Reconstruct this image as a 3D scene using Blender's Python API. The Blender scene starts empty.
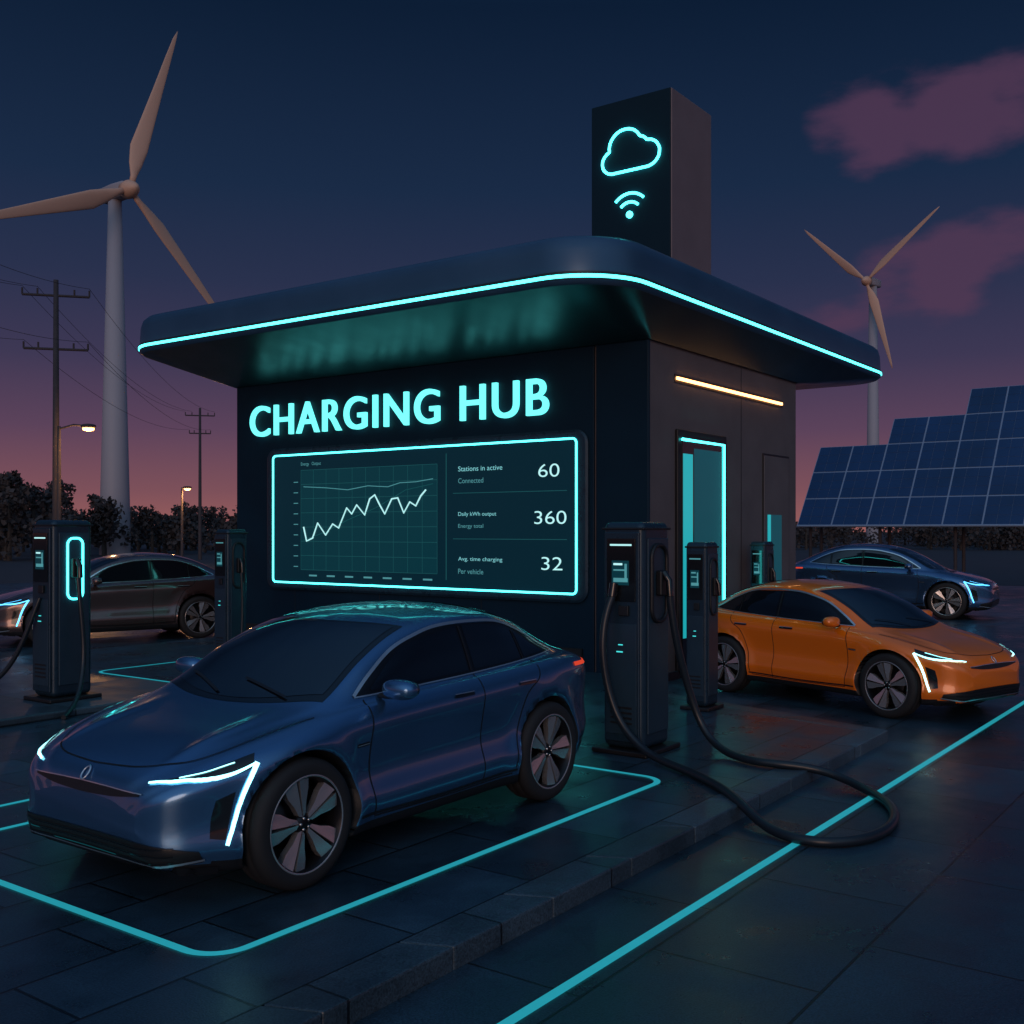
import bpy, math, random
import numpy as np
from mathutils import Vector, Matrix
from mathutils.bvhtree import BVHTree
random.seed(7); rng=np.random.RandomState(3)
scene=bpy.context.scene
scene.view_settings.view_transform='Standard'
scene.view_settings.look='None'
scene.view_settings.exposure=0

def s2l(c): 
    return tuple(((v/255)/12.92 if v/255<=0.04045 else ((v/255+0.055)/1.055)**2.4) for v in c)
# ---------- materials
def mat(name,col,rough=0.5,metal=0.0,coat=0.0,emit=None,es=0.0,noise=0.0,nscale=8.0,bump=0.0,bscale=40.0,spec=0.5,rvar=0.0,nolight=False):
    m=bpy.data.materials.new(name); m.use_nodes=True
    nt=m.node_tree; b=nt.nodes['Principled BSDF']
    b.inputs['Base Color'].default_value=(*col,1); b.inputs['Roughness'].default_value=rough
    b.inputs['Metallic'].default_value=metal; b.inputs['Coat Weight'].default_value=coat
    b.inputs['Coat Roughness'].default_value=0.06
    b.inputs['Specular IOR Level'].default_value=spec
    if emit: 
        b.inputs['Emission Color'].default_value=(*emit,1); b.inputs['Emission Strength'].default_value=es
        m.cycles.emission_sampling='NONE' if nolight else 'FRONT'
    if noise>0 or rvar>0 or bump>0:
        tc=nt.nodes.new('ShaderNodeTexCoord')
        src=tc.outputs['Object']
        n=nt.nodes.new('ShaderNodeTexNoise'); n.inputs['Scale'].default_value=nscale; n.inputs['Detail'].default_value=4
        nt.links.new(src,n.inputs['Vector'])
    if noise>0:
        mx=nt.nodes.new('ShaderNodeMix'); mx.data_type='RGBA'
        mx.inputs['A'].default_value=(*[c*(1-noise) for c in col],1)
        mx.inputs['B'].default_value=(*[c*(1+noise) for c in col],1)
        nt.links.new(n.outputs['Fac'],mx.inputs['Factor']); nt.links.new(mx.outputs['Result'],b.inputs['Base Color'])
    if rvar>0:
        mr=nt.nodes.new('ShaderNodeMapRange'); mr.inputs['From Min'].default_value=0.3; mr.inputs['From Max'].default_value=0.7
        mr.inputs['To Min'].default_value=max(0.02,rough-rvar); mr.inputs['To Max'].default_value=rough+rvar
        nt.links.new(n.outputs['Fac'],mr.inputs['Value']); nt.links.new(mr.outputs['Result'],b.inputs['Roughness'])
    if bump>0:
        n2=nt.nodes.new('ShaderNodeTexNoise'); n2.inputs['Scale'].default_value=bscale; n2.inputs['Detail'].default_value=3
        nt.links.new(src,n2.inputs['Vector'])
        bp=nt.nodes.new('ShaderNodeBump'); bp.inputs['Strength'].default_value=bump; bp.inputs['Distance'].default_value=0.01
        nt.links.new(n2.outputs['Fac'],bp.inputs['Height']); nt.links.new(bp.outputs['Normal'],b.inputs['Normal'])
    return m
CY=(0.055,0.80,0.80)
M={}
M['led']=mat('led_cyan',(0.1,0.5,0.5),emit=CY,es=6.0)
M['ledsoft']=mat('led_cyan_soft',(0.1,0.5,0.5),emit=CY,es=0.9,nolight=True)
M['sign']=mat('sign_letters',(0.05,0.3,0.3),emit=(0.13,0.82,0.78),es=1.7)
M['amber']=mat('led_amber',(0.6,0.4,0.2),emit=(1.0,0.42,0.14),es=6.0)
M['head']=mat('headlight_led',(0.6,0.8,0.8),emit=(0.30,0.92,0.98),es=3.2)
M['headblue']=mat('headlight_led_blue',(0.3,0.6,0.8),emit=(0.08,0.50,0.95),es=3.2)
M['tail']=mat('tail_light',(0.5,0.02,0.01),emit=(1,0.08,0.03),es=0.6,nolight=True)
M['wallF']=mat('wall_dark_panel',(0.003,0.020,0.040),rough=0.6,noise=0.25,nscale=1.5,bump=0.05,bscale=60,rvar=0.08,spec=0.2)
M['wallR']=mat('wall_render_grey',(0.14,0.115,0.12),rough=0.7,noise=0.25,nscale=1.6,bump=0.15,bscale=120)
M['canopy']=mat('canopy_metal',(0.045,0.105,0.19),rough=0.36,metal=0.3,noise=0.15,nscale=1.2,rvar=0.08)
M['soffit']=mat('soffit_metal',(0.045,0.072,0.09),rough=0.33,metal=0.65,noise=0.1,nscale=2,rvar=0.05)
M['screen']=mat('screen_glass',(0.003,0.013,0.022),rough=0.3,emit=(0.002,0.026,0.042),es=0.55,spec=0.2)
M['screen2']=mat('screen_plot',(0.003,0.015,0.022),rough=0.3,emit=(0.003,0.048,0.066),es=0.6,spec=0.2,nolight=True)
M['grid']=mat('screen_grid',(0.01,0.07,0.07),emit=(0.010,0.11,0.125),es=0.5,nolight=True)
M['uitext']=mat('screen_text',(0.1,0.3,0.3),emit=(0.22,0.66,0.70),es=0.8,nolight=True)
M['uitext2']=mat('screen_text_dim',(0.05,0.2,0.2),emit=(0.10,0.38,0.42),es=0.6,nolight=True)
M['black']=mat('black_plastic',(0.012,0.012,0.014),rough=0.45)
M['gloss']=mat('black_gloss',(0.008,0.009,0.011),rough=0.10,coat=0.4)
M['towerface']=mat('tower_face',(0.004,0.022,0.038),rough=0.65,spec=0.2)
M['glass']=mat('tinted_glass',(0.006,0.008,0.012),rough=0.02,coat=0.6,spec=0.9)
M['rubber']=mat('tyre_rubber',(0.016,0.016,0.018),rough=0.75,bump=0.2,bscale=150)
M['rim']=mat('rim_metal',(0.62,0.60,0.60),rough=0.24,metal=0.8)
M['rimdark']=mat('rim_dark',(0.02,0.02,0.024),rough=0.35,metal=0.7)
M['chrome']=mat('chrome_trim',(0.85,0.87,0.9),rough=0.28,metal=0.9)
M['charger']=mat('charger_metal',(0.020,0.046,0.072),rough=0.30,metal=0.35,noise=0.15,nscale=5,rvar=0.06)
M['charger2']=mat('charger_side',(0.028,0.060,0.09),rough=0.36,metal=0.3,noise=0.15,nscale=5)
M['cable']=mat('cable_rubber',(0.014,0.020,0.028),rough=0.34)
M['turb']=mat('turbine_sunset_tint',(0.70,0.42,0.30),rough=0.5)  # blades and hub: warm sunset light is put into the base colour
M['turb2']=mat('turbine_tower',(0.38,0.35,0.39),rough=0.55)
M['pole']=mat('pole_wood',(0.05,0.04,0.045),rough=0.8,noise=0.3,nscale=4)
M['lampglow']=mat('lamp_glow',(0.9,0.5,0.2),emit=(1.0,0.42,0.12),es=9,nolight=True)
M['solar']=mat('solar_cell',(0.006,0.032,0.12),rough=0.18,coat=0.4,noise=0.5,nscale=0.6)
M['solarf']=mat('solar_frame',(0.30,0.36,0.48),rough=0.4,metal=0.4)
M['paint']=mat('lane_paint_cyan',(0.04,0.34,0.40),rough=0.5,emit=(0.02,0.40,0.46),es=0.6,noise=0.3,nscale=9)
M['leaf']=mat('foliage_hazed',(0.05,0.043,0.045),rough=0.85,noise=0.4,nscale=0.4)  # leaf colour carries a purplish atmospheric haze for the far trees
M['trunk']=mat('bark',(0.05,0.04,0.035),rough=0.9)
M['cyanwin']=mat('cyan_lit_glass',(0.02,0.2,0.22),rough=0.2,emit=(0.01,0.36,0.40),es=1.0)
M['doorglow']=mat('door_glow_glass',(0.01,0.06,0.08),rough=0.3,emit=(0.003,0.075,0.10),es=0.65,spec=0.3)
M['white']=mat('ui_white',(0.4,0.5,0.5),emit=(0.46,0.92,0.92),es=0.95,nolight=True)

def paver(name,base,bw,rh,rough,off=0.5):
    m=bpy.data.materials.new(name); m.use_nodes=True; nt=m.node_tree; b=nt.nodes['Principled BSDF']; L=nt.links.new
    tc=nt.nodes.new('ShaderNodeTexCoord')
    br=nt.nodes.new('ShaderNodeTexBrick'); br.inputs['Scale'].default_value=1; br.inputs['Brick Width'].default_value=bw
    br.inputs['Row Height'].default_value=rh; br.inputs['Mortar Size'].default_value=0.010; br.inputs['Mortar Smooth'].default_value=0.3
    br.offset=off
    br.inputs['Color1'].default_value=(*[c*0.72 for c in base],1); br.inputs['Color2'].default_value=(*[c*1.25 for c in base],1)
    br.inputs['Mortar'].default_value=(*[c*0.10 for c in base],1)
    L(tc.outputs['Object'],br.inputs['Vector'])
    n=nt.nodes.new('ShaderNodeTexNoise'); n.inputs['Scale'].default_value=1.3; n.inputs['Detail'].default_value=6; n.inputs['Roughness'].default_value=0.65
    L(tc.outputs['Object'],n.inputs['Vector'])
    n3=nt.nodes.new('ShaderNodeTexNoise'); n3.inputs['Scale'].default_value=90; n3.inputs['Detail'].default_value=2
    L(tc.outputs['Object'],n3.inputs['Vector'])
    mr=nt.nodes.new('ShaderNodeMapRange'); mr.inputs['From Min'].default_value=0.3; mr.inputs['From Max'].default_value=0.7
    mr.inputs['To Min'].default_value=0.6; mr.inputs['To Max'].default_value=1.35
    L(n.outputs['Fac'],mr.inputs['Value'])
    mx=nt.nodes.new('ShaderNodeVectorMath'); mx.operation='SCALE'
    L(br.outputs['Color'],mx.inputs[0]); L(mr.outputs['Result'],mx.inputs['Scale']); 
    mr3=nt.nodes.new('ShaderNodeMapRange'); mr3.inputs['From Min'].default_value=0.3; mr3.inputs['From Max'].default_value=0.7
    mr3.inputs['To Min'].default_value=0.5; mr3.inputs['To Max'].default_value=1.5
    L(n3.outputs['Fac'],mr3.inputs['Value'])
    mx2=nt.nodes.new('ShaderNodeVectorMath'); mx2.operation='SCALE'
    L(mx.outputs['Vector'],mx2.inputs[0]); L(mr3.outputs['Result'],mx2.inputs['Scale'])
    L(mx2.outputs['Vector'],b.inputs['Base Color'])
    mr2=nt.nodes.new('ShaderNodeMapRange'); mr2.inputs['From Min'].default_value=0.3; mr2.inputs['From Max'].default_value=0.7
    mr2.inputs['To Min'].default_value=rough-0.12; mr2.inputs['To Max'].default_value=rough+0.16
    L(n.outputs['Fac'],mr2.inputs['Value']); L(mr2.outputs['Result'],b.inputs['Roughness'])
    b.inputs['Specular IOR Level'].default_value=0.6
    add=nt.nodes.new('ShaderNodeMath'); add.operation='MULTIPLY_ADD'; add.inputs[1].default_value=-1.0
    L(br.outputs['Fac'],add.inputs[0])
    sc=nt.nodes.new('ShaderNodeMath'); sc.operation='MULTIPLY'; sc.inputs[1].default_value=0.35
    L(n3.outputs['Fac'],sc.inputs[0]); L(sc.outputs[0],add.inputs[2])
    bp=nt.nodes.new('ShaderNodeBump'); bp.inputs['Strength'].default_value=0.5; bp.inputs['Distance'].default_value=0.008
    L(add.outputs[0],bp.inputs['Height']); L(bp.outputs['Normal'],b.inputs['Normal'])
    return m
M['pav1']=paver('pavers_platform',(0.024,0.050,0.074),1.1,0.55,0.33)
M['pav2']=paver('pavers_road',(0.022,0.048,0.072),1.5,0.95,0.33)
M['kerb']=paver('kerb_stone',(0.045,0.074,0.098),1.2,20,0.42,0.0)
M['ground']=mat('ground_asphalt',(0.028,0.032,0.044),rough=0.8,noise=0.4,nscale=0.5)

# ---------- helpers
def link(o,parent=None):
    scene.collection.objects.link(o)
    if parent is not None: o.parent=parent
    return o
def empty(name,loc=(0,0,0),rz=0,scale=1):
    e=bpy.data.objects.new(name,None); e.location=loc; e.rotation_euler=(0,0,rz)
    e.scale=scale if isinstance(scale,tuple) else (scale,)*3
    e.empty_display_size=0.2
    return link(e)
def mobj(name,verts,faces,mats,midx=None,smooth=False,parent=None,fix=False):
    me=bpy.data.meshes.new(name); me.from_pydata([tuple(v) for v in verts],[],[tuple(f) for f in faces])
    if not isinstance(mats,(list,tuple)): mats=[mats]
    for m in mats: me.materials.append(m)
    if midx is not None: me.polygons.foreach_set('material_index',midx)
    if smooth: me.polygons.foreach_set('use_smooth',[True]*len(me.polygons))
    if fix:
        import bmesh
        bm=bmesh.new(); bm.from_mesh(me); bmesh.ops.recalc_face_normals(bm,faces=bm.faces); bm.to_mesh(me); bm.free()
    me.update()
    return link(bpy.data.objects.new(name,me),parent)
BF=[(0,3,2,1),(4,5,6,7),(0,1,5,4),(1,2,6,5),(2,3,7,6),(3,0,4,7)]
def box(name,a,b,m,bevel=0,parent=None,seg=3):
    (x0,y0,z0),(x1,y1,z1)=a,b
    v=[(x0,y0,z0),(x1,y0,z0),(x1,y1,z0),(x0,y1,z0),(x0,y0,z1),(x1,y0,z1),(x1,y1,z1),(x0,y1,z1)]
    o=mobj(name,v,BF,m,parent=parent)
    if bevel>0:
        md=o.modifiers.new('b','BEVEL'); md.width=bevel; md.segments=seg; md.limit_method='ANGLE'
        o.data.polygons.foreach_set('use_smooth',[True]*6)
        md.harden_normals=True
    return o
def tube(name,pts,r,m,parent=None,cyclic=False,smooth=False,res=3):
    cu=bpy.data.curves.new(name,'CURVE'); cu.dimensions='3D'; cu.bevel_depth=r; cu.bevel_resolution=res
    if smooth:
        sp=cu.splines.new('NURBS'); sp.points.add(len(pts)-1)
        for p,q in zip(sp.points,pts): p.co=(*q,1)
        sp.order_u=4; sp.use_endpoint_u=True; sp.resolution_u=12
    else:
        sp=cu.splines.new('POLY'); sp.points.add(len(pts)-1)
        for p,q in zip(sp.points,pts): p.co=(*q,1)
    sp.use_cyclic_u=cyclic
    cu.use_fill_caps=True
    cu.materials.append(m)
    return link(bpy.data.objects.new(name,cu),parent)
def lathe(profile,n=48,axis='z'):
    V=[];F=[]
    for i in range(n):
        a=2*math.pi*i/n
        for r,h in profile:
            if axis=='z': V.append((r*math.cos(a),r*math.sin(a),h))
            else: V.append((r*math.cos(a),h,r*math.sin(a)))
    k=len(profile)
    for i in range(n):
        j=(i+1)%n
        for q in range(k-1): F.append((i*k+q,i*k+q+1,j*k+q+1,j*k+q))
    return V,F
def rrect(x0,x1,y0,y1,r,n=10):
    P=[]
    for cx,cy,a0 in ((x1-r,y1-r,0),(x0+r,y1-r,90),(x0+r,y0+r,180),(x1-r,y0+r,270)):
        for i in range(n+1):
            a=math.radians(a0+90*i/n); P.append((cx+r*math.cos(a),cy+r*math.sin(a)))
    return P
def loft(name,loops,m,parent=None,capb=True,capt=True,smooth=True,closed=True):
    n=len(loops[0]); V=[p for l in loops for p in l]; F=[]
    for i in range(len(loops)-1):
        for j in range(n if closed else n-1):
            k=(j+1)%n; F.append((i*n+j,i*n+k,(i+1)*n+k,(i+1)*n+j))
    if capb: F.append(tuple(range(n))[::-1])
    if capt: F.append(tuple((len(loops)-1)*n+j for j in range(n)))
    return mobj(name,V,F,m,smooth=smooth,parent=parent,fix=True)

def textmesh(s,bold=0.0,extrude=0.0,spacing=1.0):
    cu=bpy.data.curves.new('t','FONT'); cu.body=s; cu.offset=bold; cu.extrude=extrude; cu.space_character=spacing
    o=bpy.data.objects.new('t',cu); scene.collection.objects.link(o)
    bpy.context.view_layer.update()
    dg=bpy.context.evaluated_depsgraph_get()
    me=bpy.data.meshes.new_from_object(o.evaluated_get(dg))
    bpy.data.objects.remove(o)
    return me
def front_text(name,s,X,yl,yr,z0,z1,m,parent,bold=0.0,ext=0.0,spacing=1.0):
    me=textmesh(s,bold,ext,spacing)
    co=np.array([v.co[:] for v in me.vertices]); mn=co.min(0); mx=co.max(0)
    h=z1-z0; sz=h/(mx[1]-mn[1])
    if yr is None: sx=sz*0.95
    else: sx=(yl-yr)/(mx[0]-mn[0])
    V=[(X-(c[2]),yl-(c[0]-mn[0])*sx,z0+(c[1]-mn[1])*sz) for c in co]
    for v,c in zip(me.vertices,V): v.co=c
    me.materials.clear(); me.materials.append(m); me.name=name
    return link(bpy.data.objects.new(name,me),parent)

# =================== CAMERA
F=1070.0; H=2.2
cam=bpy.data.cameras.new('camera'); co=bpy.data.objects.new('camera',cam); link(co)
co.location=(0,0,H); co.rotation_euler=(math.radians(90),0,math.radians(-54))
cam.lens=36*F/1024; cam.sensor_width=36; cam.shift_y=18/1024; cam.clip_end=3000; cam.clip_start=0.05
scene.camera=co
c36,s36=math.cos(math.radians(36)),math.sin(math.radians(36))
def W(s,d,z=0): return (c36*d+s36*s, s36*d-c36*s, z)
def P(px,d,z=0): return W((px-512)/F*d,d,z)

# =================== WORLD
w=bpy.data.worlds.new('World'); scene.world=w; w.use_nodes=True
nt=w.node_tree; nt.nodes.clear(); L=nt.links.new
out=nt.nodes.new('ShaderNodeOutputWorld'); bg=nt.nodes.new('ShaderNodeBackground'); bg2=nt.nodes.new('ShaderNodeBackground'); addS=nt.nodes.new('ShaderNodeAddShader')
tc=nt.nodes.new('ShaderNodeTexCoord'); sep=nt.nodes.new('ShaderNodeSeparateXYZ'); L(tc.outputs['Generated'],sep.inputs[0])
ramp=nt.nodes.new('ShaderNodeValToRGB'); cr=ramp.color_ramp
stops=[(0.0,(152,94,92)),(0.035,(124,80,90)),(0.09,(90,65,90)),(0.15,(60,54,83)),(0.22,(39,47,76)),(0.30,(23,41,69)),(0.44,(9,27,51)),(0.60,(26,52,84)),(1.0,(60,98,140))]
while len(cr.elements)<len(stops): cr.elements.new(0.5)
for e,(p,c) in zip(cr.elements,stops): e.position=p; e.color=(*s2l(c),1)
L(sep.outputs['Z'],ramp.inputs[0])
mp=nt.nodes.new('ShaderNodeMapping'); mp.inputs['Scale'].default_value=(1.0,1.0,2.6); mp.inputs['Location'].default_value=(1.15,0.4,0.1)
L(tc.outputs['Generated'],mp.inputs['Vector'])
cn=nt.nodes.new('ShaderNodeTexNoise'); cn.inputs['Scale'].default_value=9.0; cn.inputs['Detail'].default_value=7; cn.inputs['Roughness'].default_value=0.52
L(mp.outputs['Vector'],cn.inputs['Vector'])
# soft cloud banks at fixed directions of the sky
acc_=cn.outputs['Fac']
for (px,py,k0,amt) in ((850,134,0.9985,0.20),(915,118,0.9978,0.27),(985,85,0.9975,0.27),(840,292,0.9985,0.20),(920,275,0.9978,0.26),(1000,255,0.9972,0.28)):
    dv=Vector(W((px-512)/F,1.0,(530-py)/F)).normalized()
    dn=nt.nodes.new('ShaderNodeVectorMath'); dn.operation='DOT_PRODUCT'; dn.inputs[1].default_value=dv
    nv_=nt.nodes.new('ShaderNodeVectorMath'); nv_.operation='NORMALIZE'; L(tc.outputs['Generated'],nv_.inputs[0]); L(nv_.outputs[0],dn.inputs[0])
    mk=nt.nodes.new('ShaderNodeMapRange'); mk.interpolation_type='SMOOTHSTEP'; mk.inputs['From Min'].default_value=k0; mk.inputs['From Max'].default_value=1.0; mk.inputs['To Max'].default_value=amt
    L(dn.outputs['Value'],mk.inputs['Value'])
    ad=nt.nodes.new('ShaderNodeMath'); ad.operation='ADD'; L(acc_,ad.inputs[0]); L(mk.outputs[0],ad.inputs[1]); acc_=ad.outputs[0]
cm=nt.nodes.new('ShaderNodeMapRange'); cm.interpolation_type='SMOOTHSTEP'; cm.inputs['From Min'].default_value=0.62; cm.inputs['From Max'].default_value=0.90
cm.inputs['To Max'].default_value=0.75
L(acc_,cm.inputs['Value'])
dot=nt.nodes.new('ShaderNodeVectorMath'); dot.operation='DOT_PRODUCT'; dot.inputs[1].default_value=W(1,0.0)
L(tc.outputs['Generated'],dot.inputs[0])
am=nt.nodes.new('ShaderNodeMapRange'); am.interpolation_type='SMOOTHSTEP'; am.inputs['From Min'].default_value=0.10; am.inputs['From Max'].default_value=0.30
L(dot.outputs['Value'],am.inputs['Value'])
mm=nt.nodes.new('ShaderNodeMath'); mm.operation='MULTIPLY'; L(cm.outputs[0],mm.inputs[0]); L(am.outputs[0],mm.inputs[1])
cmix=nt.nodes.new('ShaderNodeMix'); cmix.data_type='RGBA'; cmix.inputs['B'].default_value=(*s2l((82,56,82)),1)
L(mm.outputs[0],cmix.inputs['Factor']); L(ramp.outputs['Color'],cmix.inputs['A'])
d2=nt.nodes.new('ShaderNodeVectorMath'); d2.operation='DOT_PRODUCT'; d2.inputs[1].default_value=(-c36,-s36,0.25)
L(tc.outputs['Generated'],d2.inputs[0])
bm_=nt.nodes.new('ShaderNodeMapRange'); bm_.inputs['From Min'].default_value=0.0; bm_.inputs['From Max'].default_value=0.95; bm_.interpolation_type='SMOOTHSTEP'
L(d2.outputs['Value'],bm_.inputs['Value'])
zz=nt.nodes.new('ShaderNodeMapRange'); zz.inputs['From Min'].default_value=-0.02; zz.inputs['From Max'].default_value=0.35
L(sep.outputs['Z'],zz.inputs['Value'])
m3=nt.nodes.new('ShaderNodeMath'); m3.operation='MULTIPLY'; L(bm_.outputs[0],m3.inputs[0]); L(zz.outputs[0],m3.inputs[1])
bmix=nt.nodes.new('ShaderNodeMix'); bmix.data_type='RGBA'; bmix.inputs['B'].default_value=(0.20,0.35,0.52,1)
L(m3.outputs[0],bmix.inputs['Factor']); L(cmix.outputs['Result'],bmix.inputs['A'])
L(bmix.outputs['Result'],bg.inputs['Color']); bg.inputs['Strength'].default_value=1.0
sky=nt.nodes.new('ShaderNodeTexSky'); sky.sky_type='NISHITA'; sky.sun_disc=False; sky.sun_elevation=math.radians(1.0); sky.sun_rotation=math.radians(200)
L(sky.outputs[0],bg2.inputs['Color']); bg2.inputs['Strength'].default_value=0.002
L(bg.outputs[0],addS.inputs[0]); L(bg2.outputs[0],addS.inputs[1]); L(addS.outputs[0],out.inputs[0])

sl=bpy.data.lights.new('sun','SUN'); sl.energy=0.52; sl.angle=math.radians(25); sl.color=(1.0,0.62,0.44)
so=bpy.data.objects.new('sun',sl); link(so)
sd=Vector(W(-0.15,-1.0,0)).normalized(); sdir=Vector((sd.x,sd.y,0.15)).normalized()
so.rotation_euler=sdir.to_track_quat('Z','Y').to_euler()

# =================== GROUND
def sheet(name,poly,z,m,parent=None):
    return mobj(name,[(x,y,z) for x,y in poly],[tuple(range(len(poly)))],m,parent=parent)
sheet('ground',[(-1200,-1200),(1200,-1200),(1200,1200),(-1200,1200)],-0.124,M['ground'])
sheet('pavement',[(-12,-25),(48,-25),(48,45),(-12,45)],-0.12,M['pav2'])
plat=[(-6,3.85),(11.72,3.85),(12.35,5.9),(12.85,7.7),(21.5,7.7),(21.5,17.9),(-6,17.9)]
v=[(x,y,0.0) for x,y in plat]+[(x,y,-0.13) for x,y in plat]
n=len(plat)
mobj('raised_pavement',v,[tuple(range(n))]+[(i,(i+1)%n,(i+1)%n+n,i+n)[::-1] for i in range(n)],M['pav1'])
ke=empty('kerb')
kv=[(-6,3.85),(11.72,3.85),(12.35,5.9),(12.85,7.7)]; ko=[(-6,3.56),(11.93,3.56),(12.63,5.82),(13.13,7.65)]
def kstrip(i):
    a,b,c,d=Vector((*kv[i],0)),Vector((*kv[i+1],0)),Vector((*ko[i+1],0)),Vector((*ko[i],0))
    nseg=max(1,round((b-a).length/0.95))
    for k in range(nseg):
        g=0.004/max(0.1,(b-a).length/nseg)
        t0=(k+g)/nseg; t1=(k+1-g)/nseg
        p=[a.lerp(b,t0),a.lerp(b,t1),d.lerp(c,t1),d.lerp(c,t0)]
        V=[(q.x,q.y,-0.13) for q in p]+[(q.x,q.y,.004+random.uniform(-.0015,.0015)) for q in p]
        o=mobj('kerb_stone',V,BF,M['kerb'],parent=ke,fix=True)
        md=o.modifiers.new('b','BEVEL'); md.width=0.012; md.segments=2
for i in range(3): kstrip(i)
box('charger_island',(5.9,11.6,-0.0),(9.2,13.4,0.09),M['kerb'],bevel=0.03)
def stroke(name,pts,wd,z,m,cyc=False):
    pts=[Vector((x,y,0)) for x,y in pts]; V=[];Fc=[]
    n=len(pts)
    for i,p in enumerate(pts):
        a=pts[(i-1)%n] if (cyc or i>0) else p; b=pts[(i+1)%n] if (cyc or i<n-1) else p
        t=(b-a).normalized(); nn=Vector((-t.y,t.x,0))*wd/2
        V+= [(*(p+nn)[:2],z),(*(p-nn)[:2],z)]
    for i in range(n if cyc else n-1):
        j=(i+1)%n; Fc.append((2*i,2*i+1,2*j+1,2*j))
    return mobj(name,V,Fc,m)
stroke('bay_marking',rrect(3.52,8.42,4.44,7.65,0.22),0.058,0.005,M['paint'],True)
stroke('bay_marking',[(3.5,10.6),(3.5,8.5),(3.55,8.35),(3.7,8.3),(8.5,8.3)],0.055,0.005,M['paint'])
stroke('bay_marking',rrect(9.6,11.6,8.6,15.0,0.28),0.055,0.005,M['paint'],True)
stroke('lane_marking',[(-2,3.02),(32,2.76)],0.065,-0.115,M['paint'])
stroke('lane_marking',[(8,19.0),(8,30)],0.06,-0.115,M['paint'])
# =================== BUILDING
B=empty('charging_station_building')
X0,X1,Y0,Y1,ZT=14.16,20.06,7.74,17.1,5.07
box('wall_core',(X0+0.02,Y0+0.02,-0.13),(X1,Y1,ZT-0.002),M['wallR'],parent=B)
box('front_panel',(X0-0.03,8.70,-0.1),(X0+0.015,Y1,ZT-0.01),M['wallF'],bevel=0.02,parent=B)
box('corner_column',(X0-0.05,Y0-0.01,-0.1),(X0+0.01,8.66,ZT-0.012),M['wallF'],bevel=0.04,parent=B)
box('plinth',(X0-0.07,8.9,-0.1),(X0-0.035,Y1-0.2,0.35),M['black'],parent=B)
for yy in (10.9,13.2,15.4):
    box('panel_seam',(X0-0.033,yy-0.006,-0.05),(X0-0.028,yy+0.006,1.05),M['black'],parent=B)
front_text('sign_letters','CHARGING HUB',X0-0.075,16.62,9.52,4.03,4.63,M['sign'],B,bold=0.004,ext=0.03,spacing=1.12)
sy0,sy1,sz0,sz1=8.98,15.94,1.2,3.63
def frect(y0,y1,z0,z1,r,x): return [(x,a,b) for a,b in rrect(y0,y1,z0,z1,r,6)]
loft('screen_bezel',[frect(sy0-0.2,sy1+0.2,sz0-0.14,sz1+0.14,0.22,X0-0.032),frect(sy0-0.2,sy1+0.2,sz0-0.14,sz1+0.14,0.22,X0-0.075),frect(sy0-0.16,sy1+0.16,sz0-0.1,sz1+0.1,0.18,X0-0.09)],M['charger'],parent=B,smooth=False)
loft('screen_face',[frect(sy0+.02,sy1-.02,sz0+.02,sz1-.02,0.05,X0-0.092),frect(sy0+.02,sy1-.02,sz0+.02,sz1-.02,0.05,X0-0.098)],M['screen'],parent=B,smooth=False)
tube('screen_led_frame',frect(sy0,sy1,sz0,sz1,0.07,X0-0.10),0.016,M['led'],parent=B,cyclic=True)
def fq(name,ya,yb,za,zb,x,m):
    return mobj(name,[(x,ya,za),(x,yb,za),(x,yb,zb),(x,ya,zb)],[(0,1,2,3)],m,parent=B)
sx=X0-0.100
def Yof(px): 
    k=(px-512)/F; return (s36*X0-k*c36*X0)/(c36+k*s36)
def Zof(px,py):
    y=Yof(px); d=c36*X0+s36*y; return H+(530-py)/F*d
pl,pr=Yof(305),Yof(441)
fq('plot_area',pr,pl,1.45,3.33,sx,M['screen2'])
for i in range(11):
    yy=pl+(pr-pl)*i/10; fq('grid_line',yy-0.005,yy+0.005,1.45,3.33,sx-0.003,M['grid'])
for i in range(8):
    zz_=1.45+(1.88)*i/7; fq('grid_line',pr,pl,zz_-0.005,zz_+0.005,sx-0.0035,M['grid'])
line=[(308,527),(311,541),(317,538),(322,523),(330,535),(337,524),(343,528),(351,508),(356,514),(361,505),(369,515),(374,499),(379,495),(384,505),(389,514),(396,499),(402,498),(408,513),(414,502),(420,506),(425,496),(430,490)]
tube('chart_line',[(sx-0.012,Yof(a),Zof(a,b)) for a,b in line],0.014,M['white'],parent=B)
line2=[(308,487),(330,488),(352,490),(372,486),(392,487),(404,483),(420,482),(437,479)]
tube('chart_line_thin',[(sx-0.010,Yof(a),Zof(a,b)) for a,b in line2],0.007,M['uitext2'],parent=B)
line3=[(308,540),(330,532),(352,520),(380,508),(410,490),(437,484)]
tube('chart_line_faint',[(sx-0.010,Yof(a),Zof(a,b)) for a,b in line3],0.006,M['grid'],parent=B)
for i in range(7):
    yy=pl+(pr-pl)*(0.08+i*0.14); fq('axis_tick',yy-0.16,yy+0.05,1.33,1.36,sx-0.003,M['uitext2'])
for i in range(9):
    fq('axis_tick',pl+0.08,pl+0.2,1.5+i*0.2,1.515+i*0.2,sx-0.003,M['uitext2'])
front_text('plot_title','Energy   Output',sx-0.003,pl,None,3.40,3.48,M['uitext2'],B)
yd=Yof(450); fq('divider',yd-0.01,yd+0.01,1.35,3.5,sx-0.003,M['grid'])
for zq in (2.05,2.82): fq('divider',9.05+.1,yd-.15,zq-0.006,zq+0.006,sx-0.003,M['grid'])
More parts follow.
